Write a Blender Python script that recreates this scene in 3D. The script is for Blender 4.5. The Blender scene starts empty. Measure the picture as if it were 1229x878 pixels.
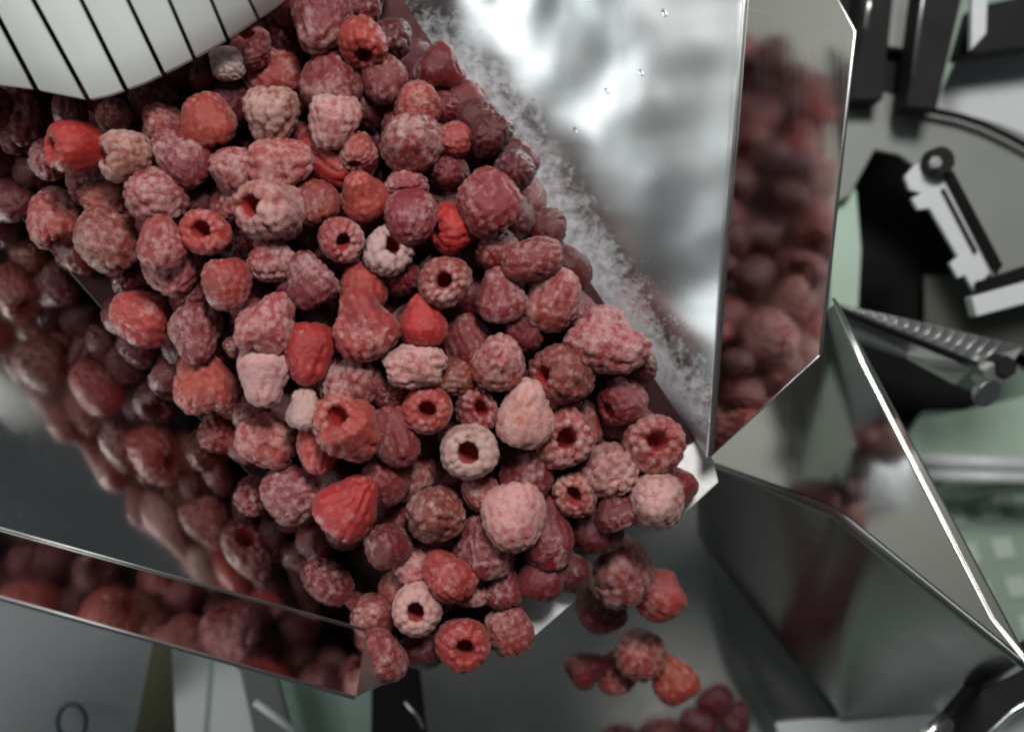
import bpy, bmesh, math, random
import numpy as np
from mathutils import Vector, Matrix

# ------------------------------------------------------------------ scene, camera, light
sc = bpy.context.scene
C = sc.collection
F = 1483.0            # focal length in photograph pixels
D = 45.0              # camera height over the chute floor, cm
U = 0.01              # cm -> m
W0, H0 = 1229.0, 878.0

cam_d = bpy.data.cameras.new('camera'); cam = bpy.data.objects.new('camera', cam_d); C.objects.link(cam)
cam.location = (0, 0, D*U); cam.rotation_euler = (0, 0, 0)
cam_d.sensor_width = 36; cam_d.lens = 36*F/W0
cam_d.clip_start = 0.02; cam_d.clip_end = 50
cam_d.dof.use_dof = True; cam_d.dof.focus_distance = 0.415; cam_d.dof.aperture_fstop = 6.3
sc.camera = cam

world = bpy.data.worlds.new('World'); sc.world = world; world.use_nodes = True
wn = world.node_tree.nodes['Background']; wn.inputs[0].default_value = (0.80, 0.90, 0.95, 1); wn.inputs[1].default_value = 0.06

def area(name, loc, target, sx, sy, power, col=(1, 1, 1), shape='RECTANGLE'):
    l = bpy.data.lights.new(name, 'AREA'); l.shape = shape; l.size = sx; l.size_y = sy; l.energy = power; l.color = col
    o = bpy.data.objects.new(name, l); C.objects.link(o); o.location = loc
    o.rotation_euler = (Vector(target)-Vector(loc)).to_track_quat('-Z', 'Y').to_euler()
    return o
area('ceiling_lamp', (0.12, 0.46, 0.80), (0, 0, 0.03), 0.20, 0.20, 9.0, (1.0, 0.99, 0.97))
area('wall_fill_lamp', (-0.78, 0.25, 0.60), (-1.3, 0.0, 0.05), 0.3, 0.3, 4.5, (1.0, 0.98, 0.94))  # unseen lamp added to brighten the pale wall that the steel mirrors
area('left_fill_lamp', (-0.72, 0.34, 0.85), (0.08, 0.05, 0.02), 0.75, 0.60, 3.9, (0.93, 0.98, 1.0))  # unseen lamp added so the sloping wall mirrors something bright

sc.view_settings.view_transform = 'Standard'; sc.view_settings.look = 'None'
sc.view_settings.exposure = 0.0; sc.view_settings.gamma = 1.0; sc.view_settings.use_curve_mapping = False
sc.cycles.filter_width = 2.2
sc.cycles.max_bounces = 8

rng = np.random.default_rng(7); random.seed(7)

def P(px, py, z):
    d = D - z
    return Vector(((px-W0/2)/F*d, -(py-H0/2)/F*d, z))

# ------------------------------------------------------------------ materials
def mat(name):
    m = bpy.data.materials.new(name); m.use_nodes = True
    nt = m.node_tree; b = nt.nodes['Principled BSDF']
    return m, nt, b
def node(nt, t, **kw):
    n = nt.nodes.new(t)
    for k, v in kw.items(): setattr(n, k, v)
    return n
def noise(nt, scale, detail=4, rough=0.55, vec=None):
    n = node(nt, 'ShaderNodeTexNoise'); n.inputs['Scale'].default_value = scale
    n.inputs['Detail'].default_value = detail; n.inputs['Roughness'].default_value = rough
    if vec is not None: nt.links.new(vec, n.inputs['Vector'])
    return n.outputs['Fac']
def rng_map(nt, src, a, b, c, d):
    n = node(nt, 'ShaderNodeMapRange'); nt.links.new(src, n.inputs[0])
    for i, v in enumerate((a, b, c, d)): n.inputs[i+1].default_value = v
    return n.outputs[0]
def mixc(nt, f, a, b):
    n = node(nt, 'ShaderNodeMix', data_type='RGBA')
    if isinstance(f, (int, float)): n.inputs[0].default_value = f
    else: nt.links.new(f, n.inputs[0])
    for i, v in ((6, a), (7, b)):
        if isinstance(v, tuple): n.inputs[i].default_value = (*v, 1)
        else: nt.links.new(v, n.inputs[i])
    return n.outputs[2]
def math_(nt, op, a, b=None, clamp=False):
    n = node(nt, 'ShaderNodeMath', operation=op); n.use_clamp = clamp
    for i, v in enumerate((a, b)):
        if v is None: continue
        if isinstance(v, (int, float)): n.inputs[i].default_value = v
        else: nt.links.new(v, n.inputs[i])
    return n.outputs[0]
def bump(nt, b, h, strength, dist):
    n = node(nt, 'ShaderNodeBump'); n.inputs['Strength'].default_value = strength; n.inputs['Distance'].default_value = dist
    nt.links.new(h, n.inputs['Height']); nt.links.new(n.outputs[0], b.inputs['Normal'])
def coords(nt):
    g = node(nt, 'ShaderNodeNewGeometry'); return g.outputs['Position']

def metal(name, col=(0.62, 0.63, 0.62), r0=0.12, r1=0.25, sc_=30, bs=0.15, bd=0.0006, bscale=14, stretch=None):
    m, nt, b = mat(name)
    p = coords(nt)
    b.inputs['Metallic'].default_value = 1
    f = noise(nt, sc_, 6, 0.6, p)
    nt.links.new(rng_map(nt, f, 0.3, 0.7, r0, r1), b.inputs['Roughness'])
    nt.links.new(mixc(nt, noise(nt, 9, 3, 0.5, p), tuple(c*0.86 for c in col), tuple(min(1, c*1.06) for c in col)), b.inputs['Base Color'])
    mp = node(nt, 'ShaderNodeMapping'); mp.inputs['Scale'].default_value = (1, 0.03, 1); mp.inputs['Rotation'].default_value = (0, 0, 0.5); nt.links.new(p, mp.inputs[0])
    br_ = noise(nt, 900, 3, 0.6, mp.outputs[0])
    rr_ = b.inputs['Roughness'].links[0].from_socket
    nt.links.new(math_(nt, 'ADD', rr_, rng_map(nt, br_, 0.35, 0.75, 0.0, 0.035)), b.inputs['Roughness'])
    bump(nt, b, math_(nt, 'ADD', noise(nt, bscale, 2, 0.4, p), math_(nt, 'MULTIPLY', br_, 0.004)), bs, bd)
    return m
def paint(name, col, rough=0.4, metallic=0.0, var=0.12, bscale=60, bs=0.1):
    m, nt, b = mat(name)
    p = coords(nt)
    b.inputs['Metallic'].default_value = metallic
    nt.links.new(mixc(nt, noise(nt, 22, 6, 0.65, p), tuple(c*(1-var) for c in col), tuple(min(1, c*(1+var)) for c in col)), b.inputs['Base Color'])
    nt.links.new(rng_map(nt, noise(nt, 40, 5, 0.6, p), 0.3, 0.7, rough*0.8, min(1, rough*1.2)), b.inputs['Roughness'])
    bump(nt, b, noise(nt, bscale, 4, 0.5, p), bs, 0.0005)
    return m

M = {}
M['steel'] = metal('polished_steel', (0.66, 0.66, 0.65), 0.05, 0.13, 40, 0.06, 0.0005, 22)
# sloping wall with a wet and frosty film
m, nt, b = mat('wet_frosty_steel'); p = coords(nt)
b.inputs['Metallic'].default_value = 1
f = noise(nt, 16, 1.5, 0.5, p); fa_ = node(nt, 'ShaderNodeAttribute', attribute_name='film').outputs['Fac']
fm = rng_map(nt, math_(nt, 'ADD', fa_, math_(nt, 'MULTIPLY', math_(nt, 'SUBTRACT', noise(nt, 260, 8, 0.75, p), 0.5), 1.8)), 0.30, 1.0, 0.0, 0.75)
nt.links.new(math_(nt, 'ADD', rng_map(nt, f, 0.15, 0.85, 0.12, 0.42), math_(nt, 'MULTIPLY', fm, 0.35)), b.inputs['Roughness'])
nt.links.new(math_(nt, 'SUBTRACT', 1.0, math_(nt, 'MULTIPLY', fm, 0.9)), b.inputs['Metallic'])
nt.links.new(mixc(nt, fm, mixc(nt, noise(nt, 14, 3, 0.5, p), (0.45, 0.47, 0.47), (0.84, 0.86, 0.85)), (0.66, 0.66, 0.70)), b.inputs['Base Color'])
bump(nt, b, noise(nt, 13, 2.2, 0.45, p), 0.95, 0.010)
M['wet'] = m
M['hopper'] = metal('satin_steel', (0.27, 0.275, 0.27), 0.14, 0.26, 20, 0.1, 0.001, 12)
M['edge'] = metal('bright_edge_steel', (0.85, 0.84, 0.80), 0.2, 0.35, 60, 0.1, 0.0004, 60)
M['lip'] = metal('sanded_lip_steel', (0.88, 0.88, 0.86), 0.34, 0.55, 200, 0.4, 0.0004, 400); M['lip'].node_tree.nodes['Principled BSDF'].inputs['Metallic'].default_value = 0.25
M['pan'] = metal('shade_and_juice_steel', (0.035, 0.016, 0.016), 0.4, 0.6, 60, 0.2, 0.0005, 80)  # near-black colour stands in for shade between berries, red tint for juice
M['dullsteel'] = metal('dull_steel', (0.45, 0.46, 0.45), 0.35, 0.5, 50, 0.2, 0.0005, 80)
M['black'] = paint('black_plastic', (0.006, 0.006, 0.006), 0.85)
M['black2'] = paint('black_painted_steel', (0.018, 0.017, 0.017), 0.7)
M['grey'] = paint('grey_painted_steel', (0.20, 0.21, 0.195), 0.45)
for k_ in ('black', 'black2'): M[k_].node_tree.nodes['Principled BSDF'].inputs['Specular IOR Level'].default_value = 0.12
M['pale'] = paint('pale_grey_panel', (0.55, 0.57, 0.57), 0.35)
M['white'] = paint('white_panel', (0.78, 0.80, 0.80), 0.4, var=0.04)
M['mint'] = paint('mint_floor_coating', (0.40, 0.52, 0.42), 0.35)
M['tread'] = paint('pale_tread', (0.52, 0.60, 0.52), 0.4)
M['strip'] = paint('white_plastic_strip', (0.64, 0.665, 0.635), 0.5, var=0.03)
M['gray_funnel'] = paint('matt_grey_steel', (0.42, 0.43, 0.41), 0.35, 0.6)
M['rubber'] = paint('dark_teal_rubber', (0.03, 0.06, 0.06), 0.5)
M['reflection_film'] = metal('grey_reflection_film', (0.30, 0.32, 0.315), 0.40, 0.6, 30, 0.3, 0.001, 25); M['reflection_film'].node_tree.nodes['Principled BSDF'].inputs['Metallic'].default_value = 0.15  # flat grey carries the tone of shapes mirrored in the wall
# water
m, nt, b = mat('water_drop'); b.inputs['Transmission Weight'].default_value = 1; b.inputs['Roughness'].default_value = 0.02; b.inputs['IOR'].default_value = 1.33
nt.links.new(mixc(nt, noise(nt, 100), (0.95, 0.97, 1), (1, 1, 1)), b.inputs['Base Color']); M['water'] = m
# ice crystals
m, nt, b = mat('ice_grains'); b.inputs['Roughness'].default_value = 0.35; b.inputs['Transmission Weight'].default_value = 0.3
nt.links.new(mixc(nt, noise(nt, 300), (0.80, 0.80, 0.83), (0.92, 0.93, 0.95)), b.inputs['Base Color']); M['ice'] = m
# raspberry: object colour = flesh, object alpha = how much frost
m, nt, b = mat('frozen_raspberry')
oi = node(nt, 'ShaderNodeObjectInfo'); tc = node(nt, 'ShaderNodeTexCoord')
at = node(nt, 'ShaderNodeAttribute', attribute_name='peak')
ad = node(nt, 'ShaderNodeVectorMath', operation='ADD'); nt.links.new(tc.outputs['Object'], ad.inputs[0])
nt.links.new(oi.outputs['Location'], ad.inputs[1]); vec = ad.outputs[0]
big = noise(nt, 75, 3, 0.6, vec); fine = noise(nt, 380, 6, 0.75, vec)
al = oi.outputs['Alpha']
fr = math_(nt, 'ADD', al, math_(nt, 'MULTIPLY', math_(nt, 'SUBTRACT', big, 0.5), 1.5))
fr = math_(nt, 'ADD', fr, math_(nt, 'MULTIPLY', math_(nt, 'SUBTRACT', fine, 0.5), 2.2))
fr = math_(nt, 'ADD', fr, math_(nt, 'MULTIPLY', math_(nt, 'SUBTRACT', at.outputs['Fac'], 0.5), 0.42))
fr = math_(nt, 'MULTIPLY', rng_map(nt, fr, 0.44, 1.02, 0.0, 1.0), 0.74)
inner = node(nt, 'ShaderNodeAttribute', attribute_name='inside')
fr = math_(nt, 'MULTIPLY', fr, math_(nt, 'SUBTRACT', 1.0, inner.outputs['Fac']))
flesh = mixc(nt, noise(nt, 160, 3, 0.5, vec), mixc(nt, 0.55, oi.outputs['Color'], (0.06, 0.004, 0.006)), oi.outputs['Color'])
flesh = mixc(nt, 0.28, flesh, (0.05, 0.0, 0.0))
flesh = mixc(nt, inner.outputs['Fac'], flesh, (0.30, 0.014, 0.012))
# frost takes a pinkish cast from the flesh under it
fcol = mixc(nt, 0.30, (0.58, 0.40, 0.37), flesh)
nt.links.new(mixc(nt, fr, flesh, fcol), b.inputs['Base Color'])
nt.links.new(rng_map(nt, fr, 0, 0.8, 0.24, 0.62), b.inputs['Roughness'])
b.inputs['Subsurface Weight'].default_value = 0.05; b.inputs['Subsurface Radius'].default_value = (1.0, 0.25, 0.2); b.inputs['Subsurface Scale'].default_value = 0.0018
b.inputs['Specular IOR Level'].default_value = 0.45; b.inputs['Sheen Weight'].default_value = 0.12; b.inputs['Sheen Roughness'].default_value = 0.45; b.inputs['Sheen Tint'].default_value = (1.0, 0.82, 0.80, 1)
bump(nt, b, math_(nt, 'ADD', fine, math_(nt, 'MULTIPLY', noise(nt, 1300, 3, 0.6, vec), 0.5)), 0.7, 0.0009)
M['berry'] = m

# ------------------------------------------------------------------ object helpers (all input in cm)
WL = {}
def tag(o, label=None, cat=None, group=None, kind=None):
    if label: o['label'] = label
    if cat: o['category'] = cat
    if group: o['group'] = group
    if kind: o['kind'] = kind
    return o
def empty(name, loc):
    o = bpy.data.objects.new(name, None); C.objects.link(o); o.empty_display_size = 0.01
    o.location = Vector(loc)*U; WL[o.name] = Vector(loc); return o
def obj(name, verts, faces, m, parent=None, smooth=False, center=None):
    V = np.array([tuple(v) for v in verts], float)
    c = Vector(V.mean(0)) if center is None else Vector(center)
    me = bpy.data.meshes.new(name); me.from_pydata([tuple((Vector(v)-c)*U) for v in V], [], faces); me.update()
    if smooth: me.polygons.foreach_set('use_smooth', [True]*len(me.polygons))
    me.materials.append(m)
    o = bpy.data.objects.new(name, me); C.objects.link(o)
    pw = Vector((0, 0, 0))
    if parent is not None: o.parent = parent; pw = WL[parent.name]
    o.location = (c-pw)*U; WL[o.name] = c
    return o
def from_bm(name, bm, m, parent=None, smooth=False):
    bm.verts.ensure_lookup_table()
    v = [x.co.copy() for x in bm.verts]; f = [[q.index for q in x.verts] for x in bm.faces]
    bm.free(); return obj(name, v, f, m, parent, smooth)
def sheet(name, pts, thick, m, parent=None, bev=0.04, down=None):
    """flat-ish plate from a 3D outline with real thickness and worn edges"""
    bm = bmesh.new(); vs = [bm.verts.new(p) for p in pts]
    f = bm.faces.new(vs); bm.normal_update()
    n = f.normal.copy()
    if n.z < 0: f.normal_flip(); n = -n
    r = bmesh.ops.extrude_face_region(bm, geom=[f])
    nv = [e for e in r['geom'] if isinstance(e, bmesh.types.BMVert)]
    d = Vector(down) if down is not None else -n
    # extruded copy becomes the top, the original stays: push the original down
    for v in vs: v.co += d*thick
    bmesh.ops.recalc_face_normals(bm, faces=bm.faces)
    if bev > 0:
        bmesh.ops.bevel(bm, geom=list(bm.edges), offset=bev, segments=2, affect='EDGES', profile=0.5)
    for f in bm.faces:
        if len(f.verts) > 4: pass
    bmesh.ops.triangulate(bm, faces=[f for f in bm.faces if len(f.verts) > 4])
    bm.verts.index_update()
    return from_bm(name, bm, m, parent)
def bil(c, u, v):
    a, b_, c_, d_ = c
    return a*(1-u)*(1-v)+b_*u*(1-v)+c_*u*v+d_*(1-u)*v
def patch(name, c, nu, nv, thick, m, parent=None, sag=0.0):
    """bent sheet between four 3D corners, with thickness"""
    G = [[bil(c, i/nu, j/nv) for j in range(nv+1)] for i in range(nu+1)]
    n = (c[1]-c[0]).cross(c[3]-c[0]).normalized()
    if n.z < 0: n = -n
    top = []; bot = []
    for i in range(nu+1):
        for j in range(nv+1):
            s = sag*math.sin(math.pi*i/nu)*math.sin(math.pi*j/nv)
            top.append(G[i][j]-n*s); bot.append(G[i][j]-n*(s+thick))
    N = (nu+1)*(nv+1); idx = lambda i, j: i*(nv+1)+j
    fs = []
    for i in range(nu):
        for j in range(nv):
            q = [idx(i, j), idx(i+1, j), idx(i+1, j+1), idx(i, j+1)]
            fs.append(q); fs.append([x+N for x in reversed(q)])
    for i in range(nu):
        for j, s in ((0, 1), (nv, -1)):
            q = [idx(i, j), idx(i, j)+N, idx(i+1, j)+N, idx(i+1, j)]; fs.append(q[::s])
    for j in range(nv):
        for i, s in ((0, -1), (nu, 1)):
            q = [idx(i, j), idx(i, j)+N, idx(i, j+1)+N, idx(i, j+1)]; fs.append(q[::s])
    bm = bmesh.new(); vs = [bm.verts.new(v) for v in top+bot]
    for q in fs: bm.faces.new([vs[k] for k in q])
    bmesh.ops.recalc_face_normals(bm, faces=bm.faces)
    if bm.faces[:][0].normal.dot(n) < 0 and False: pass
    bm.verts.index_update()
    o = from_bm(name, bm, m, parent, True)
    mod = o.modifiers.new('s', 'EDGE_SPLIT'); mod.split_angle = math.radians(35)
    return o
def tube(name, pts, r, m, parent=None, seg=10, r2=None, closed=False):
    pts = [Vector(p) for p in pts]; n = len(pts); vs = []; fs = []
    up = Vector((0, 0, 1))
    for i, p in enumerate(pts):
        a = pts[(i-1) % n] if closed else pts[max(i-1, 0)]; b_ = pts[(i+1) % n] if closed else pts[min(i+1, n-1)]
        t = (b_-a).normalized(); x = t.cross(up)
        if x.length < 1e-4: x = t.cross(Vector((0, 1, 0)))
        x.normalize(); y = x.cross(t)
        rr = r if r2 is None else r+(r2-r)*i/(n-1)
        for k in range(seg):
            an = 2*math.pi*k/seg; vs.append(p+x*math.cos(an)*rr+y*math.sin(an)*rr)
    for i in range(n if closed else n-1):
        for k in range(seg):
            k2 = (k+1) % seg; j = (i+1) % n
            fs.append([i*seg+k, i*seg+k2, j*seg+k2, j*seg+k])
    if not closed:
        fs.append(list(range(seg))[::-1]); fs.append([(n-1)*seg+k for k in range(seg)])
    return obj(name, vs, fs, m, parent, True)
def cyl(name, base, axis, r, h, m, parent=None, seg=24, bev=0.05):
    bm = bmesh.new()
    bmesh.ops.create_cone(bm, cap_ends=True, segments=seg, radius1=r, radius2=r, depth=h)
    bmesh.ops.bevel(bm, geom=[e for e in bm.edges if abs(e.verts[0].co.z-e.verts[1].co.z) < 1e-5], offset=bev, segments=2, affect='EDGES')
    q = Vector(axis).normalized().to_track_quat('Z', 'Y').to_matrix().to_4x4()
    bmesh.ops.transform(bm, matrix=Matrix.Translation(Vector(base)) @ q @ Matrix.Translation((0, 0, h/2)), verts=bm.verts)
    bm.verts.index_update()
    return from_bm(name, bm, m, parent, False)
def PP(l, z):
    return [P(a, b_, z) for a, b_ in l]

# ------------------------------------------------------------------ the chute
chute = tag(empty('feeder_chute', P(640, 300, -0.2)), 'polished steel vibrating chute with flared walls carrying the frozen raspberries', 'chute')
fold_r0, fold_r1 = P(858, 556, 0), P(395, -140, 0)
fold_l0, fold_l1 = P(446, 734, 0), P(-190, 18, 0)
floor_pts = [fold_r0, P(863, 579, 0), P(790, 646, 0), P(757, 632, 0), P(692, 694, 0), P(690, 722, 0), P(637, 768, 0), P(545, 800, 0), P(470, 790, 0), fold_l0, fold_l1, P(-190, -140, 0), fold_r1]
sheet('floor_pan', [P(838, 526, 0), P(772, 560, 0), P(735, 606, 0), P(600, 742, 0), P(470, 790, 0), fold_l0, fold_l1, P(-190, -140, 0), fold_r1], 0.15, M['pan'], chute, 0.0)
sheet('lip', [p+Vector((0, 0, -0.16)) for p in [fold_r0]+floor_pts[1:8]+[P(520, 700, 0), P(780, 470, 0), P(836, 520, 0)]], 0.15, M['lip'], chute, 0.03)
wr = [fold_r0+Vector((0, 0, 0.03)), fold_r1+Vector((0, 0, 0.03)), P(905, -140, 3.4), P(851, 547, 1.2)]
ow = patch('sloping_wall', wr, 60, 60, 0.12, M['wet'], chute, 0.3)
fa = ow.data.attributes.new('film', 'FLOAT', 'POINT'); fv = []
for i in range(61):
    for j in range(61):
        wpx = 15+495*(i/60); dp_ = (j/60)*wpx
        fv.append(math.exp(-(dp_/78)**2)*(1 if i/60 < .66 else max(0, 1-(i/60-.66)*5)))
fa.data.foreach_set('value', fv+fv)
def coplanar(px, py, a_, b_, c_):
    n_ = (b_-a_).cross(c_-a_); d_ = Vector(((px-W0/2)/F, -(py-H0/2)/F, -1)); o_ = Vector((0, 0, D))
    return o_+d_*(n_.dot(a_-o_)/n_.dot(d_))
pa, pb, pc = P(852, 547, 1.23), P(893.6, 10, 2.92), P(984, 426, 5.2)
pd = coplanar(1026, 38, pa, pb, pc); pe = coplanar(930, -140, pa, pb, pc)
ur = [P(852, 546, 1.23), P(905.5, -140, 3.43), P(1046, -140, 5.5), pc]
# upper right wall with its cut-off top corner
patch('upper_wall', [P(852, 547, 1.23), P(893.6, 10, 2.92), pd, pc], 24, 8, 0.12, M['steel'], chute)
patch('upper_wall', [P(893.6, 9.6, 2.92), P(905, -140, 3.43), pe, pd], 10, 6, 0.12, M['steel'], chute)
tube('bend_edge', [P(851, 547, 1.28), P(892.8, 10, 2.98), P(904.5, -140, 3.5)], 0.055, M['edge'], chute)
tube('rim_edge', [pc, pd, pe], 0.045, M['edge'], chute)
tube('rim_edge', [P(852, 548, 1.25), pc], 0.03, M['edge'], chute)
wl = [fold_l0+Vector((0, 0, 0.03)), fold_l1+Vector((0, 0, 0.03)), P(-190, 580, 8.0), P(440, 755, 2.2)]
patch('side_wall', wl, 30, 16, 0.12, M['steel'], chute)
pl_ = coplanar(-190, 662, P(440, 756, 2.23), P(-190, 581, 8.03), P(427, 836, 6.2))
patch('upper_wall', [P(440, 756, 2.23), P(-190, 581, 8.03), pl_, P(427, 836, 6.2)], 30, 6, 0.12, M['steel'], chute)
tube('bend_edge', [P(440, 755, 2.25), P(-190, 580, 8.07)], 0.03, M['dullsteel'], chute)
tube('rim_edge', [P(427, 836, 6.2), pl_], 0.04, M['dullsteel'], chute)
sheet('end_gusset', [P(440, 757, 2.2), P(427, 836, 6.2), P(462, 820, 2.2), P(476, 792, 0.6), P(455, 765, 0.5)], 0.1, M['dullsteel'], chute, 0.02)

# drops of water, frost and painted reflections on the sloping wall
def wall_at(u, v): return bil(wr, u, v)
def on_wall(px, py):
    best = None
    for i in range(61):
        for j in range(41):
            q = wall_at(i/60, j/40); d = D-q.z
            ex = q.x/d*F+W0/2-px; ey = -q.y/d*F+H0/2-py; e = ex*ex+ey*ey
            if best is None or e < best[0]: best = (e, i/60, j/40)
    e0, bu, bv = best; st = 1/60
    for it in range(24):
        for du in (-st, 0, st):
            for dv in (-st, 0, st):
                q = wall_at(bu+du, bv+dv); d = D-q.z
                e = (q.x/d*F+W0/2-px)**2+(-q.y/d*F+H0/2-py)**2
                if e < e0: e0, nb = e, (bu+du, bv+dv)
                else: continue
                best = (e0, *nb)
        if (best[1], best[2]) == (bu, bv): st /= 2
        bu, bv = best[1], best[2]
    return bu, bv
wn_ = (wr[1]-wr[0]).cross(wr[3]-wr[0]).normalized(); wn_ = wn_ if wn_.z > 0 else -wn_
drops = [(590, 91, .12, 'round water drop on the sloping steel wall nearest the raspberries'),
         (698, 152, .13, 'brightest water drop in the middle of the sloping steel wall'),
         (646, 118, .09, 'small faint water drop between two larger drops on the sloping wall'),
         (800, 14, .14, 'water drop near the top edge of the picture on the steel wall'),
         (775, 84, .12, 'flattened water drop just below a pale streak on the upper steel wall'),
         (735, 105, .11, 'pale water drop up and right of the brightest one')]
for x, y, r, lb in drops:
    u, v = on_wall(x, y); s = 0.3*math.sin(math.pi*u)*math.sin(math.pi*v)
    bm = bmesh.new(); bmesh.ops.create_icosphere(bm, subdivisions=3, radius=r)
    q = wn_.to_track_quat('Z', 'Y').to_matrix().to_4x4()
    bmesh.ops.transform(bm, matrix=Matrix.Translation(wall_at(u, v)-wn_*(s-0.03)) @ q @ Matrix.Diagonal((1.15, 0.95, 0.55, 1)), verts=bm.verts)
    bm.verts.index_update()
    tag(from_bm('water_drop', bm, M['water'], None, True), lb, 'water drop', 'water drops on the steel wall')
def reflection_patch(pts, z, lb):  # thin grey slab standing in for a reflection in the steel
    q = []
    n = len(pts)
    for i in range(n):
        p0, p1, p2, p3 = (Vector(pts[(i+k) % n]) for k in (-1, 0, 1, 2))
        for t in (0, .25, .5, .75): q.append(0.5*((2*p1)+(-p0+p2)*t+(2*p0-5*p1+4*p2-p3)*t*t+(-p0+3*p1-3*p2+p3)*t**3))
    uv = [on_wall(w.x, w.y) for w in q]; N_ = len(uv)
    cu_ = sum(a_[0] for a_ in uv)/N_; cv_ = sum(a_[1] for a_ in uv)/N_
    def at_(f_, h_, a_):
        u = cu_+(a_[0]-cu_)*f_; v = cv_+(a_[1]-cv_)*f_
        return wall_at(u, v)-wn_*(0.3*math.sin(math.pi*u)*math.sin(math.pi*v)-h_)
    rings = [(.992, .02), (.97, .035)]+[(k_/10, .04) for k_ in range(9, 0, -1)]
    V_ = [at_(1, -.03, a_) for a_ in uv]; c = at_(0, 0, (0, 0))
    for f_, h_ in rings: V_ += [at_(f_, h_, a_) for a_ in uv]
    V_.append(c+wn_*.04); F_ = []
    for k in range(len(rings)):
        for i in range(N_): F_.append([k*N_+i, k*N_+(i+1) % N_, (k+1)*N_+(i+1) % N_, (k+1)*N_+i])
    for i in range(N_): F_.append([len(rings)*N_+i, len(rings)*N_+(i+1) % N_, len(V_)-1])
    tag(obj('reflection_patch', V_, F_, M['reflection_film'], None, True), lb, 'ice')
reflection_patch([(541, -30), (540, 40), (549, 98), (580, 126), (630, 130), (684, 121), (712, 85), (716, 30), (712, -30)], .01, 'thin grey rounded patch of added reflection on the upper part of the steel wall')
reflection_patch([(664, 212), (684, 175), (735, 118), (790, 84), (812, 96), (800, 150), (770, 215), (735, 235), (700, 238)], .01, 'long grey smear of added reflection running diagonally across the sloping steel wall')
gv = []; gf = []
oct_ = [(1, 0, 0), (-1, 0, 0), (0, 1, 0), (0, -1, 0), (0, 0, 1), (0, 0, -1)]
of = [(0, 2, 4), (2, 1, 4), (1, 3, 4), (3, 0, 4), (2, 0, 5), (1, 2, 5), (3, 1, 5), (0, 3, 5)]
clump = [(rng.uniform(0.02, 0.70), rng.uniform(5, 75)) for _ in range(110)]
for k in range(9000):
    cu, cv = clump[rng.integers(len(clump))]
    u = cu+rng.normal(0, .018); v = (cv+rng.normal(0, 9))/(15+495*max(u, 0))
    u = max(0.0, u)
    if v < 0.01 or v > 0.85 or u > 0.8: continue
    s = 0.3*math.sin(math.pi*u)*math.sin(math.pi*v); r = abs(rng.normal(0.0, 0.017))+0.009
    c = wall_at(u, v)-wn_*s; b0 = len(gv)
    for o_ in oct_: gv.append(c+Vector((o_[0]*r*rng.uniform(.6, 1.4), o_[1]*r*rng.uniform(.6, 1.4), o_[2]*r*.8)))
    gf += [[b0+i for i in t] for t in of]
tag(obj('frost_grains', gv, gf, M['ice']), 'crumbs of white frost scattered along the foot of the sloping steel wall', 'frost', kind='stuff')

# ------------------------------------------------------------------ white strip curtain, top left
curtain = tag(empty('strip_curtain', P(140, -60, 10)), 'white curved curtain of plastic strips split by thin black gaps', 'curtain')
edge = [(-120, 78), (-60, 92), (0, 101), (40, 106), (75, 113), (105, 119), (130, 114), (150, 107), (175, 98), (195, 88), (215, 78), (232, 69), (252, 58), (272, 46), (290, 34), (309, 21), (330, 7), (352, -12)]
top_ = [(-160, -90), (-115, -90), (-62, -90), (-10, -90), (52, -90), (110, -90), (164, -90), (216, -90), (256, -90), (300, -90)]
bots = [(-95, 84), (-28, 96), (42, 106), (104, 119), (150, 107), (195, 88), (232, 69), (272, 46), (309, 21), (350, -10)]
gw = [4.2, 4.4, 4.8, 4.2, 3.4, 3.0, 2.7, 2.4, 2.0, 1.6]
def edge_y(x):
    for (a, ya), (b_, yb) in zip(edge, edge[1:]):
        if a <= x <= b_: return ya+(yb-ya)*(x-a)/(b_-a)
    return edge[-1][1]
for i in range(9):
    nb = 6; nr = 10; vs = []; g0, g1 = gw[i], gw[i+1]
    for j in range(nr+1):
        t = j/nr
        for k in range(nb+1):
            s = k/nb
            xb = (bots[i][0]+g0)*(1-s)+(bots[i+1][0]-g1)*s; yb = edge_y(xb)
            xt = (top_[i][0]+g0)*(1-s)+(top_[i+1][0]-g1)*s; yt = -90
            x = xb*(1-t)+xt*t; y = yb*(1-t)+yt*t
            z = 6.2+3.2*t**0.8+0.05*math.sin(math.pi*s)
            vs.append(P(x, y, z))
    n = len(vs); vs = vs+[v-Vector((0, 0, 0.22)) for v in vs]; W_ = nb+1; fs = []
    for j in range(nr):
        for k in range(nb):
            q = [j*W_+k, j*W_+k+1, (j+1)*W_+k+1, (j+1)*W_+k]; fs.append(q); fs.append([a+n for a in q[::-1]])
    for k in range(nb):
        for j in (0, nr): fs.append([j*W_+k, j*W_+k+1, j*W_+k+1+n, j*W_+k+n])
    for j in range(nr):
        for k in (0, nb): fs.append([j*W_+k, (j+1)*W_+k, (j+1)*W_+k+n, j*W_+k+n])
    o = obj('strip', vs, fs, M['strip'], curtain, True)
    o.modifiers.new('s', 'EDGE_SPLIT').split_angle = math.radians(40)
sheet('backing', [P(-160, -90, 9.0), P(-110, 70, 5.6), P(40, 92, 5.6), P(104, 104, 5.6), P(190, 76, 5.6), P(300, 12, 5.6), P(345, -20, 5.7), P(310, -90, 5.3)], 0.1, M['black'], curtain, 0.02)

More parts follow.
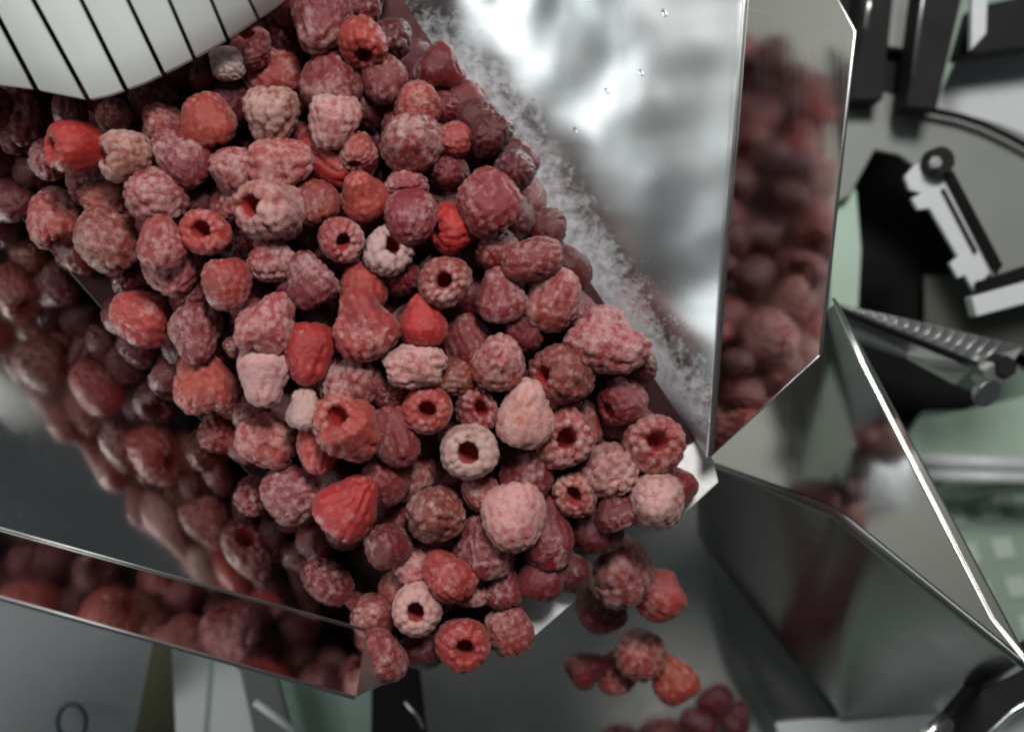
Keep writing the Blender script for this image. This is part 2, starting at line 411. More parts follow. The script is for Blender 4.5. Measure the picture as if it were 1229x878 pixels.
# ------------------------------------------------------------------ receiving hopper under the lip
hop = tag(empty('receiving_hopper', P(800, 760, -22)), 'dark grey steel hopper below the chute lip catching the falling berries', 'hopper')
hp_n = Vector((-0.70, -0.08, 0.71)).normalized(); hp_o = P(1190, 742, 1.5)
def PL(px, py, lift=0.0):
    d_ = Vector(((px-W0/2)/F, -(py-H0/2)/F, -1)); o_ = Vector((0, 0, D))
    t_ = hp_n.dot(hp_o-o_)/hp_n.dot(d_); return o_+d_*t_+hp_n*lift
patch('mirror_panel', [PL(838, 548), PL(1003, 606), PL(1232, 792), PL(1003, 362)], 24, 12, 0.15, M['steel'], hop)
tube('rim_edge', [PL(1001, 358, .05), PL(1035, 437, .05), PL(1190, 742, .05), PL(1232, 794, .05), PL(1290, 860, .05)], 0.075, M['edge'], hop)
tp_ = [PL(836, 548, -.1), PL(1003, 607, -.1), PL(1236, 797, -.1)]; gv_ = []; gf_ = []; K_ = 40; L_ = 20
for i in range(K_+1):
    u = i/K_; t0 = tp_[0].lerp(tp_[1], u/.42) if u < .42 else tp_[1].lerp(tp_[2], (u-.42)/.58)
    b0 = P(840, 640, -17).lerp(P(1010, 862, -15), u/.55) if u < .55 else P(1010, 862, -15).lerp(P(1130, 850, -13), (u-.55)/.45)
    for j in range(L_+1):
        v = j/L_; sm = math.sin(math.pi*u)*math.sin(math.pi*v)
        gv_.append(t0.lerp(b0, v)+Vector((0, 0, -1.0*sm)))
        if i and j: q_ = i*(L_+1)+j; gf_.append([q_, q_-1, q_-L_-2, q_-L_-1])
so = obj('sloping_panel', gv_, gf_, M['hopper'], hop, True); so.modifiers.new('thickness', 'SOLIDIFY').thickness = -0.0015
patch('sloping_panel', [P(840, 640, -17), P(1010, 862, -15), P(932, 867, -17), P(878, 790, -18)], 16, 12, 0.15, M['hopper'], hop, 0.2)
# rounded trough under the drop
sheet('trough', PP([(420, 560), (900, 540), (910, 640), (920, 710), (940, 790), (985, 866), (1000, 980), (420, 980)], -20), 0.3, M['gray_funnel'], hop, 0.1)
sheet('lower_flange', [P(930, 868, -16.5), P(1132, 850, -13), P(1110, 990, -14), P(960, 990, -17)], 0.3, M['pale'], hop, 0.05)

# ------------------------------------------------------------------ machine parts behind, right
plate = tag(sheet('cover_plate', PP([(1000, 175), (1008, 132), (1030, 114), (1060, 110), (1088, 118), (1100, 132), (1150, 135), (1200, 148), (1300, 190), (1300, 320), (1232, 338), (1196, 342), (1130, 225), (1080, 186), (1050, 180), (1020, 235), (1000, 245)], -16), 0.4, M['grey'], None, 0.08),
            'rounded pale grey cover plate above the black opening on the right', 'machine plate')
tag(sheet('side_panel', [P(1120, 132, -18), P(1150, 66, -18), P(1300, 40, -18), P(1300, 200, -18)], 0.4, M['pale'], None, 0.08), 'light blue grey sheet panel in the upper right corner', 'machine panel')
tag(tube('black_cable', [P(1098, 131, -15.2), P(1120, 133, -15.2), P(1150, 139, -15.2), P(1180, 149, -15.2), P(1210, 163, -15.2), P(1260, 190, -15.2)], 0.16, M['black'], None), 'thin black cable running between the two grey plates at upper right', 'cable')
tag(sheet('green_guard', PP([(1000, 165), (1028, 230), (1034, 300), (1030, 372), (996, 372)], -17), 0.4, M['mint'], None, 0.05), 'narrow grey green strip beside the outer rim of the chute', 'guard')
fr_ = tag(empty('steel_gantry', P(1100, 40, -20)), 'dark steel machine frame with upright bars at the top right', 'machine frame')
sheet('upright_bar', PP([(1040, -60), (1078, -60), (1060, 120), (1022, 120)], -14), 2.0, M['black2'], fr_, 0.1)
sheet('upright_bar', PP([(1112, -60), (1168, -60), (1124, 132), (1088, 128)], -13), 2.0, M['black2'], fr_, 0.1)
sheet('upright_bar', PP([(1078, -60), (1112, -60), (1092, 60), (1058, 55)], -15), 1.0, M['grey'], fr_, 0.08)
sheet('cross_bar', PP([(1010, 52), (1120, 62), (1110, 128), (1000, 118)], -16.2), 1.5, M['black2'], fr_, 0.1)
sheet('cross_bar', PP([(1168, 8), (1300, -20), (1300, 48), (1150, 68)], -14.5), 1.5, M['black2'], fr_, 0.1)
sheet('cross_bar', PP([(985, -60), (1050, -60), (1038, 40), (985, 30)], -16.3), 1.0, M['black2'], fr_, 0.1)
sheet('cross_bar', PP([(1168, -60), (1188, -60), (1184, 40), (1166, 60)], -12), 0.5, M['pale'], fr_, 0.05)
tube('rod', [P(1115, -60, -11), P(1096, 90, -12)], 0.09, M['dullsteel'], fr_)
tube('rod', [P(1046, -20, -12), P(1040, 34, -12)], 0.10, M['edge'], fr_)
# black housing
hs = tag(empty('black_housing', P(1120, 350, -22)), 'matt black machine housing seen through the opening on the right', 'housing')
sheet('back_panel', PP([(1000, 150), (1320, 150), (1320, 500), (1210, 430), (1140, 440), (1090, 520), (1060, 520), (1000, 380)], -24), 0.5, M['black'], hs, 0.1)
sheet('side_lining', PP([(1110, 330), (1320, 330), (1320, 440), (1110, 405)], -22.5), 0.3, paint('olive_lining', (0.06, 0.065, 0.05), 0.5), hs, 0.05)
# bracket
br = tag(empty('slotted_bracket', P(1140, 270, -11)), 'slotted light steel bracket with a screw knob and an angled foot', 'bracket')
sheet('arm', PP([(1086, 212), (1100, 196), (1118, 206), (1136, 204), (1194, 320), (1170, 350), (1158, 330), (1150, 334), (1140, 316), (1150, 308), (1116, 250), (1102, 252), (1094, 238), (1106, 232), (1092, 228)], -11), 0.35, M['pale'], br, 0.05)
sheet('slot_strip', PP([(1134, 208), (1144, 204), (1204, 318), (1196, 330)], -10.6), 0.25, M['black'], br, 0.03)
sheet('slot_groove', PP([(1130, 226), (1134, 226), (1174, 302), (1170, 303)], -10.75), 0.1, M['black2'], br, 0.01)
sheet('dark_seat', PP([(1172, 338), (1300, 296), (1300, 320), (1174, 352)], -10.5), 0.3, M['black'], br, 0.03)
sheet('foot', PP([(1166, 356), (1300, 318), (1300, 346), (1172, 380)], -10.2), 0.9, M['pale'], br, 0.08)
k = cyl('knob', P(1120, 196, -10.9), (0.1, 0, 1), 0.62, 0.9, M['black2'], br)
cyl('screw', P(1120, 196, -10.05), (0.1, 0, 1), 0.28, 0.35, M['dullsteel'], k, 6)
# hinge bar
hb = tag(empty('ribbed_hinge_bar', P(1100, 410, -8)), 'grey ribbed hinge bar ending in a bolt beside the hopper rim', 'hinge bar')
sheet('top_plate', [P(1002, 363, -7), P(1100, 385, -7.5), P(1229, 416, -8), P(1205, 452, -8), P(1168, 436, -8), P(1010, 371, -7)], 0.3, M['dullsteel'], hb, 0.04)
sheet('lower_plate', [P(1004, 373, -7.6), P(1166, 441, -8.4), P(1150, 458, -5.3), P(1090, 425, -8.3), P(1020, 402, -8)], 0.3, M['dullsteel'], hb, 0.04)
for i in range(14):
    t = 0.1+i*0.062
    a = P(1002+(1225-1002)*t, 363+(416-363)*t, -7.0-1.0*t); b_ = P(1006+(1190-1006)*t, 368+(444-368)*t, -7.0-1.0*t)
    tube('rib', [a+Vector((0, 0, .02)), b_+Vector((0, 0, .02))], 0.05, M['dullsteel'], hb, 6)
tube('pin', [P(1004, 368, -6.9), P(1172, 436, -7.9)], 0.09, M['black2'], hb)
bt = cyl('bolt_head', P(1178, 448, -8.2), (0.2, -0.1, 1), 0.55, 1.0, M['dullsteel'], hb, 6)
cyl('washer', P(1180, 468, -5.3), (0.4, -0.5, 1), 0.62, 0.35, M['dullsteel'], hb)
cyl('nut', P(1193, 438, -8.0), (0.2, -0.1, 1), 0.5, 1.0, M['black2'], hb, 6)
tag(sheet('curved_guard', PP([(1010, 402), (1050, 404), (1100, 424), (1150, 462), (1190, 480), (1160, 492), (1110, 492), (1085, 512), (1062, 520)], -14), 1.0, M['black'], None, 0.15), 'black curved guard under the ribbed hinge bar', 'guard')

# unseen pale wall added far off to the left for the steel to mirror
bw = sheet('reflection_wall', [Vector((-130, 120, -44)), Vector((-130, -120, -44)), Vector((-130, -120, 70)), Vector((-130, 120, 70))], 2, paint('pale_wall_paint', (0.62, 0.61, 0.57), 0.6), None, 0)
tag(bw, kind='structure')
# floor of the hall
fl = tag(sheet('floor', [Vector((-150, 110, -45)), Vector((150, 110, -45)), Vector((150, -110, -45)), Vector((-150, -110, -45))], 2, paint('green_grey_floor', (0.36, 0.46, 0.38), 0.4), None, 0), kind='structure')
# chequered tread plate
tp = tag(empty('tread_plate', P(1180, 660, -30)), 'pale green chequered tread plate on the right beyond the hopper rim', 'tread plate')
sheet('base_plate', PP([(1085, 560), (1320, 560), (1320, 900), (1200, 900), (1120, 700)], -30), 0.4, paint('deep_green_plate', (0.31, 0.39, 0.32), 0.4), tp, 0.05)
e1 = Vector((42, -6)); e2 = Vector((16, 46)); tm = None
for i in range(-4, 6):
    for j in range(0, 8):
        c = Vector((1146, 618))+e1*i+e2*(j-2)
        if not (1092 < c.x < 1290 and 575 < c.y < 880): continue
        q = [c+e1*.31+e2*-.25, c+e1*.27+e2*.27, c-e1*.29+e2*.25, c-e1*.26-e2*.27]
        if tm is None:
            o = sheet('tread', PP([(w.x, w.y) for w in q], -29.8), 0.18, M['tread'], tp, 0.04); tm = o
        else:
            o = bpy.data.objects.new('tread', tm.data); C.objects.link(o); o.parent = tp
            o.location = (P(c.x, c.y, -29.9)-WL[tp.name])*U
tag(sheet('green_ledge', PP([(1085, 505), (1140, 497), (1320, 455), (1320, 560), (1100, 560)], -26), 0.5, M['mint'], None, 0.08), 'flat pale green ledge between the hinge bar and the clear rail', 'ledge')
rl = tag(empty('grey_rail', P(1160, 560, -22)), 'blurred light grey double rail crossing below the green ledge', 'rail')
tube('rail_tube', [P(1098, 551, -24), P(1320, 560, -24)], 0.42, M['pale'], rl)
tube('rail_tube', [P(1104, 570, -24), P(1320, 575, -24)], 0.36, M['pale'], rl)
tag(tube('curved_pipe', [P(1118, 598, -27), P(1135, 586, -27), P(1165, 578, -27), P(1205, 574, -27)], 0.25, M['edge'], None), 'thin pale curved pipe at the edge of the tread plate', 'pipe')

# clamp, bottom right
cl = tag(empty('clamp_handle', P(1170, 840, -4)), 'black clamp handle with a steel bolt in the bottom right corner', 'clamp')
sheet('handle', [P(1130, 868, -5), P(1168, 822, -5), P(1200, 815, -5), P(1222, 780, -5), P(1300, 740, -5), P(1300, 800, -5), P(1215, 850, -5), P(1165, 900, -5), P(1130, 930, -5)], 0.8, M['black2'], cl, 0.1)
tube('bolt', [P(1104, 890, -3.8), P(1133, 862, -4.0)], 0.28, M['edge'], cl, 12)
cyl('bolt_collar', P(1126, 866, -4.3), (0.3, -0.3, 1), 0.42, 0.5, M['dullsteel'], cl)
tube('handle_edge', [P(1300, 803, -4.6), P(1216, 852, -4.6), P(1170, 895, -4.6)], 0.10, M['edge'], cl)
tag(sheet('corner_plate', PP([(1175, 905), (1218, 858), (1300, 808), (1300, 960), (1175, 960)], -9), 0.4, M['pale'], None, 0.06), 'light grey plate behind the clamp handle in the corner', 'machine plate')

# ------------------------------------------------------------------ machine parts behind, lower left
pg = tag(empty('machine_guard', P(80, 820, -6)), 'blue grey curved panel with a rubber ring in the bottom left corner', 'machine panel')
patch('panel_sheet', [P(-80, 690, -6), P(190, 735, -8), P(152, 930, -14), P(-80, 930, -10)], 14, 14, 0.2, M['pale'], pg, -0.6)
ring = [P(86+17*math.cos(a*math.pi/10), 866+22*math.sin(a*math.pi/10), -9.0) for a in range(20)]
tube('rubber_ring', ring, 0.11, M['rubber'], pg, 8, closed=True)
tag(sheet('olive_gap_strip', PP([(150, 760), (214, 760), (216, 960), (140, 960)], -16), 0.5, paint('olive_gap_tone', (0.13, 0.12, 0.07), 0.5), None, 0.08), 'dark olive strip filling the dark gap between the blue grey and white panels', 'gap')  # sheet put in as the darkness of the gap between two panels
wp = tag(empty('white_cabinet', P(262, 850, -12)), 'white cabinet corner with a vertical seam below the left wall', 'cabinet')
sheet('front_sheet', PP([(206, 770), (254, 778), (238, 960), (214, 960)], -12), 0.4, M['white'], wp, 0.06)
sheet('side_sheet', PP([(259, 780), (288, 790), (330, 960), (246, 960)], -12), 0.4, M['white'], wp, 0.06)
tag(sheet('grey_bracket', PP([(262, 775), (330, 800), (372, 960), (322, 960), (288, 806)], -10.5), 0.4, M['grey'], None, 0.06), 'mid grey angle bracket right of the white cabinet', 'bracket')
tag(tube('white_tube', [P(306, 842, -9), P(372, 890, -9.5)], 0.17, M['white'], None), 'short white tube lying diagonally at the bottom edge', 'tube')
tag(sheet('mint_panel', PP([(330, 800), (448, 812), (446, 960), (372, 960), (345, 880)], -13), 0.4, paint('mint_panel', (0.42, 0.55, 0.47), 0.35), None, 0.06), 'pale mint green panel left of the grey hopper', 'machine panel')
tag(sheet('dark_gap_post', PP([(446, 780), (500, 790), (520, 960), (444, 960)], -12), 1.0, M['black2'], None, 0.1), 'dark post between the mint panel and the hopper trough', 'post')
tag(tube('hinge_wire', [P(486, 842, -9), P(502, 860, -9), P(508, 874, -9)], 0.07, M['edge'], None), 'tiny bright wire end beside the dark post', 'wire')

# ------------------------------------------------------------------ raspberries
CP = np.array([(0, 1.15), (0.20, 1.10), (0.31, 0.7), (0.34, 0.25), (0.38, 0.02), (0.50, -0.10), (0.68, -0.08), (0.88, 0.12), (1.0, 0.48), (0.99, 0.85), (0.90, 1.20), (0.70, 1.52), (0.40, 1.72), (0.0, 1.80)])
def spline(t, arr):
    n = len(arr)-1; x = t*n; i = np.clip(x.astype(int), 0, n-1); f = (x-i)[:, None]
    p0 = arr[np.clip(i-1, 0, n)]; p1 = arr[i]; p2 = arr[i+1]; p3 = arr[np.clip(i+2, 0, n)]
    return 0.5*((2*p1)+(-p0+p2)*f+(2*p0-5*p1+4*p2-p3)*f**2+(-p0+3*p1-3*p2+p3)*f**3)
def berry_mesh(seed, R, elong=1.0, rough=1.0, hi=True, cav=1.0, cone=0.0, flat=1.0):
    g = np.random.default_rng(seed)
    nr, ns = (44, 60) if hi else (26, 34)
    prof = CP.copy(); prof[:5, 0] *= cav
    prof[9:13, 0] *= np.array([1-.10*cone, 1-.22*cone, 1-.32*cone, 1-.35*cone]); prof[11:, 1] += 0.22*cone
    prof[:, 1] = (prof[:, 1]-0.85)*elong
    t = np.linspace(0, 1, nr); pr = spline(t, prof); pr[:, 0] = np.maximum(pr[:, 0], 0); pr[0, 0] = pr[-1, 0] = 0
    th = np.linspace(0, 2*np.pi, ns, endpoint=False)
    V = np.stack([pr[:, None, 0]*np.cos(th), pr[:, None, 0]*np.sin(th), np.repeat(pr[:, None, 1], ns, 1)], -1)
    dp = np.gradient(pr, axis=0); nn = np.stack([dp[:, 1], -dp[:, 0]], -1); nn /= np.linalg.norm(nn, axis=1)[:, None]+1e-9
    N = np.stack([nn[:, None, 0]*np.cos(th), nn[:, None, 0]*np.sin(th), np.repeat(nn[:, None, 1], ns, 1)], -1)
    # outward on the outer shell
    # drupelet centres on outer half of the profile
    to = np.linspace(5/13, 1, 200); po = spline(to, prof); ds = np.r_[0, np.cumsum(np.linalg.norm(np.diff(po, axis=0), axis=1))]
    rows = np.arange(0.02, ds[-1], 0.325); cs = []
    for q, s in enumerate(rows):
        k = np.searchsorted(ds, s); k = min(k, 199); r, z = max(po[k, 0], 0), po[k, 1]
        n = max(1, int(round(2*np.pi*r/0.36)))
        a = (np.arange(n)+0.5*(q % 2)+g.normal(0, .12, n))/n*2*np.pi
        for w in a: cs.append((r*np.cos(w), r*np.sin(w), z+g.normal(0, .025)))
    cs = np.array(cs); sizes = g.uniform(0.195, 0.245, len(cs))
    flatV = V.reshape(-1, 3)
    d2 = ((flatV[:, None, :]-cs[None])**2).sum(-1)
    h = np.sqrt(np.maximum(0.0, 1-d2/sizes**2)).max(1)
    rowi = np.repeat(t, ns)
    inside = np.clip((5.0/13-rowi)*13*0.9, 0, 1)
    peak = h*(1-inside)
    flatV = flatV + N.reshape(-1, 3)*(peak*0.18*min(max(rough,.85),1.2))[:, None]
    # uneven body: low frequency warp, dents
    for _ in range(5):
        k = g.normal(0, 1.5, 3); ph = g.uniform(0, 6.28); amp = g.normal(0, 0.042*min(rough, 1.4), 3)
        flatV = flatV+np.sin(flatV@k+ph)[:, None]*amp
    for _ in range(2 if rough < 1.5 else 4):
        c = g.normal(0, 1, 3); c /= np.linalg.norm(c); w = np.exp(-((flatV-c)**2).sum(-1)/0.22); flatV = flatV-w[:, None]*c*g.uniform(.04, .16)*min(rough, 1.3)
    flatV[:, 0] *= flat
    flatV *= R
    vs = flatV.reshape(nr, ns, 3)
    first = vs[0].mean(0); last = vs[-1].mean(0)
    verts = np.concatenate([[first], vs[1:-1].reshape(-1, 3), [last]])
    pk = peak.reshape(nr, ns); ins = inside.reshape(nr, ns)
    pk = np.concatenate([[0], pk[1:-1].ravel(), [pk[-1, 0]]]); ins = np.concatenate([[1], ins[1:-1].ravel(), [0]])
    fs = []; m_ = nr-2; a = np.arange(ns); b_ = (a+1) % ns
    tri0 = np.stack([np.zeros(ns, int), 1+b_, 1+a], 1); tri1 = np.stack([np.full(ns, 1+m_*ns), 1+(m_-1)*ns+a, 1+(m_-1)*ns+b_], 1)
    quads = np.concatenate([np.stack([1+i*ns+a, 1+i*ns+b_, 1+(i+1)*ns+b_, 1+(i+1)*ns+a], 1) for i in range(m_-1)])
    me = bpy.data.meshes.new('raspberry')
    nv = len(verts); nl = tri0.size+tri1.size+quads.size; npoly = len(tri0)+len(tri1)+len(quads)
    me.vertices.add(nv); me.vertices.foreach_set('co', (verts*U).ravel())
    me.loops.add(nl); me.loops.foreach_set('vertex_index', np.concatenate([tri0.ravel(), tri1.ravel(), quads.ravel()]).astype(np.int32))
    me.polygons.add(npoly)
    st = np.concatenate([np.arange(0, tri0.size+tri1.size, 3), tri0.size+tri1.size+np.arange(0, quads.size, 4)])
    me.polygons.foreach_set('loop_start', st.astype(np.int32))
    me.polygons.foreach_set('use_smooth', np.ones(npoly, bool))
    me.update(calc_edges=True); me.validate()
    at_ = me.attributes.new('peak', 'FLOAT', 'POINT'); at_.data.foreach_set('value', pk.astype(np.float32))
    at_ = me.attributes.new('inside', 'FLOAT', 'POINT'); at_.data.foreach_set('value', ins.astype(np.float32))
    me.materials.append(M['berry'])
    return me

KC = {  # flesh colour, frost, wording
 'c': ((0.44, 0.050, 0.036), 0.28, 'coral red'),
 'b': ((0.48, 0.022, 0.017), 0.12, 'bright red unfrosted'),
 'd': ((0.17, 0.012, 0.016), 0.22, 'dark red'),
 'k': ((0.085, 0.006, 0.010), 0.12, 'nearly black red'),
 'm': ((0.25, 0.028, 0.032), 0.36, 'dusky crimson'),
 'p': ((0.38, 0.056, 0.052), 0.50, 'frosted pink'),
 'P': ((0.60, 0.16, 0.14), 0.84, 'pale pink heavily frosted'),
 'g': ((0.40, 0.16, 0.14), 0.88, 'greyish frosted'),
 'y': ((0.38, 0.10, 0.075), 0.66, 'pale frosted'),
 'o': ((0.30, 0.048, 0.034), 0.34, 'brownish red'),
 'i': ((0.42, 0.33, 0.36), 1.05, 'icy grey'),
}
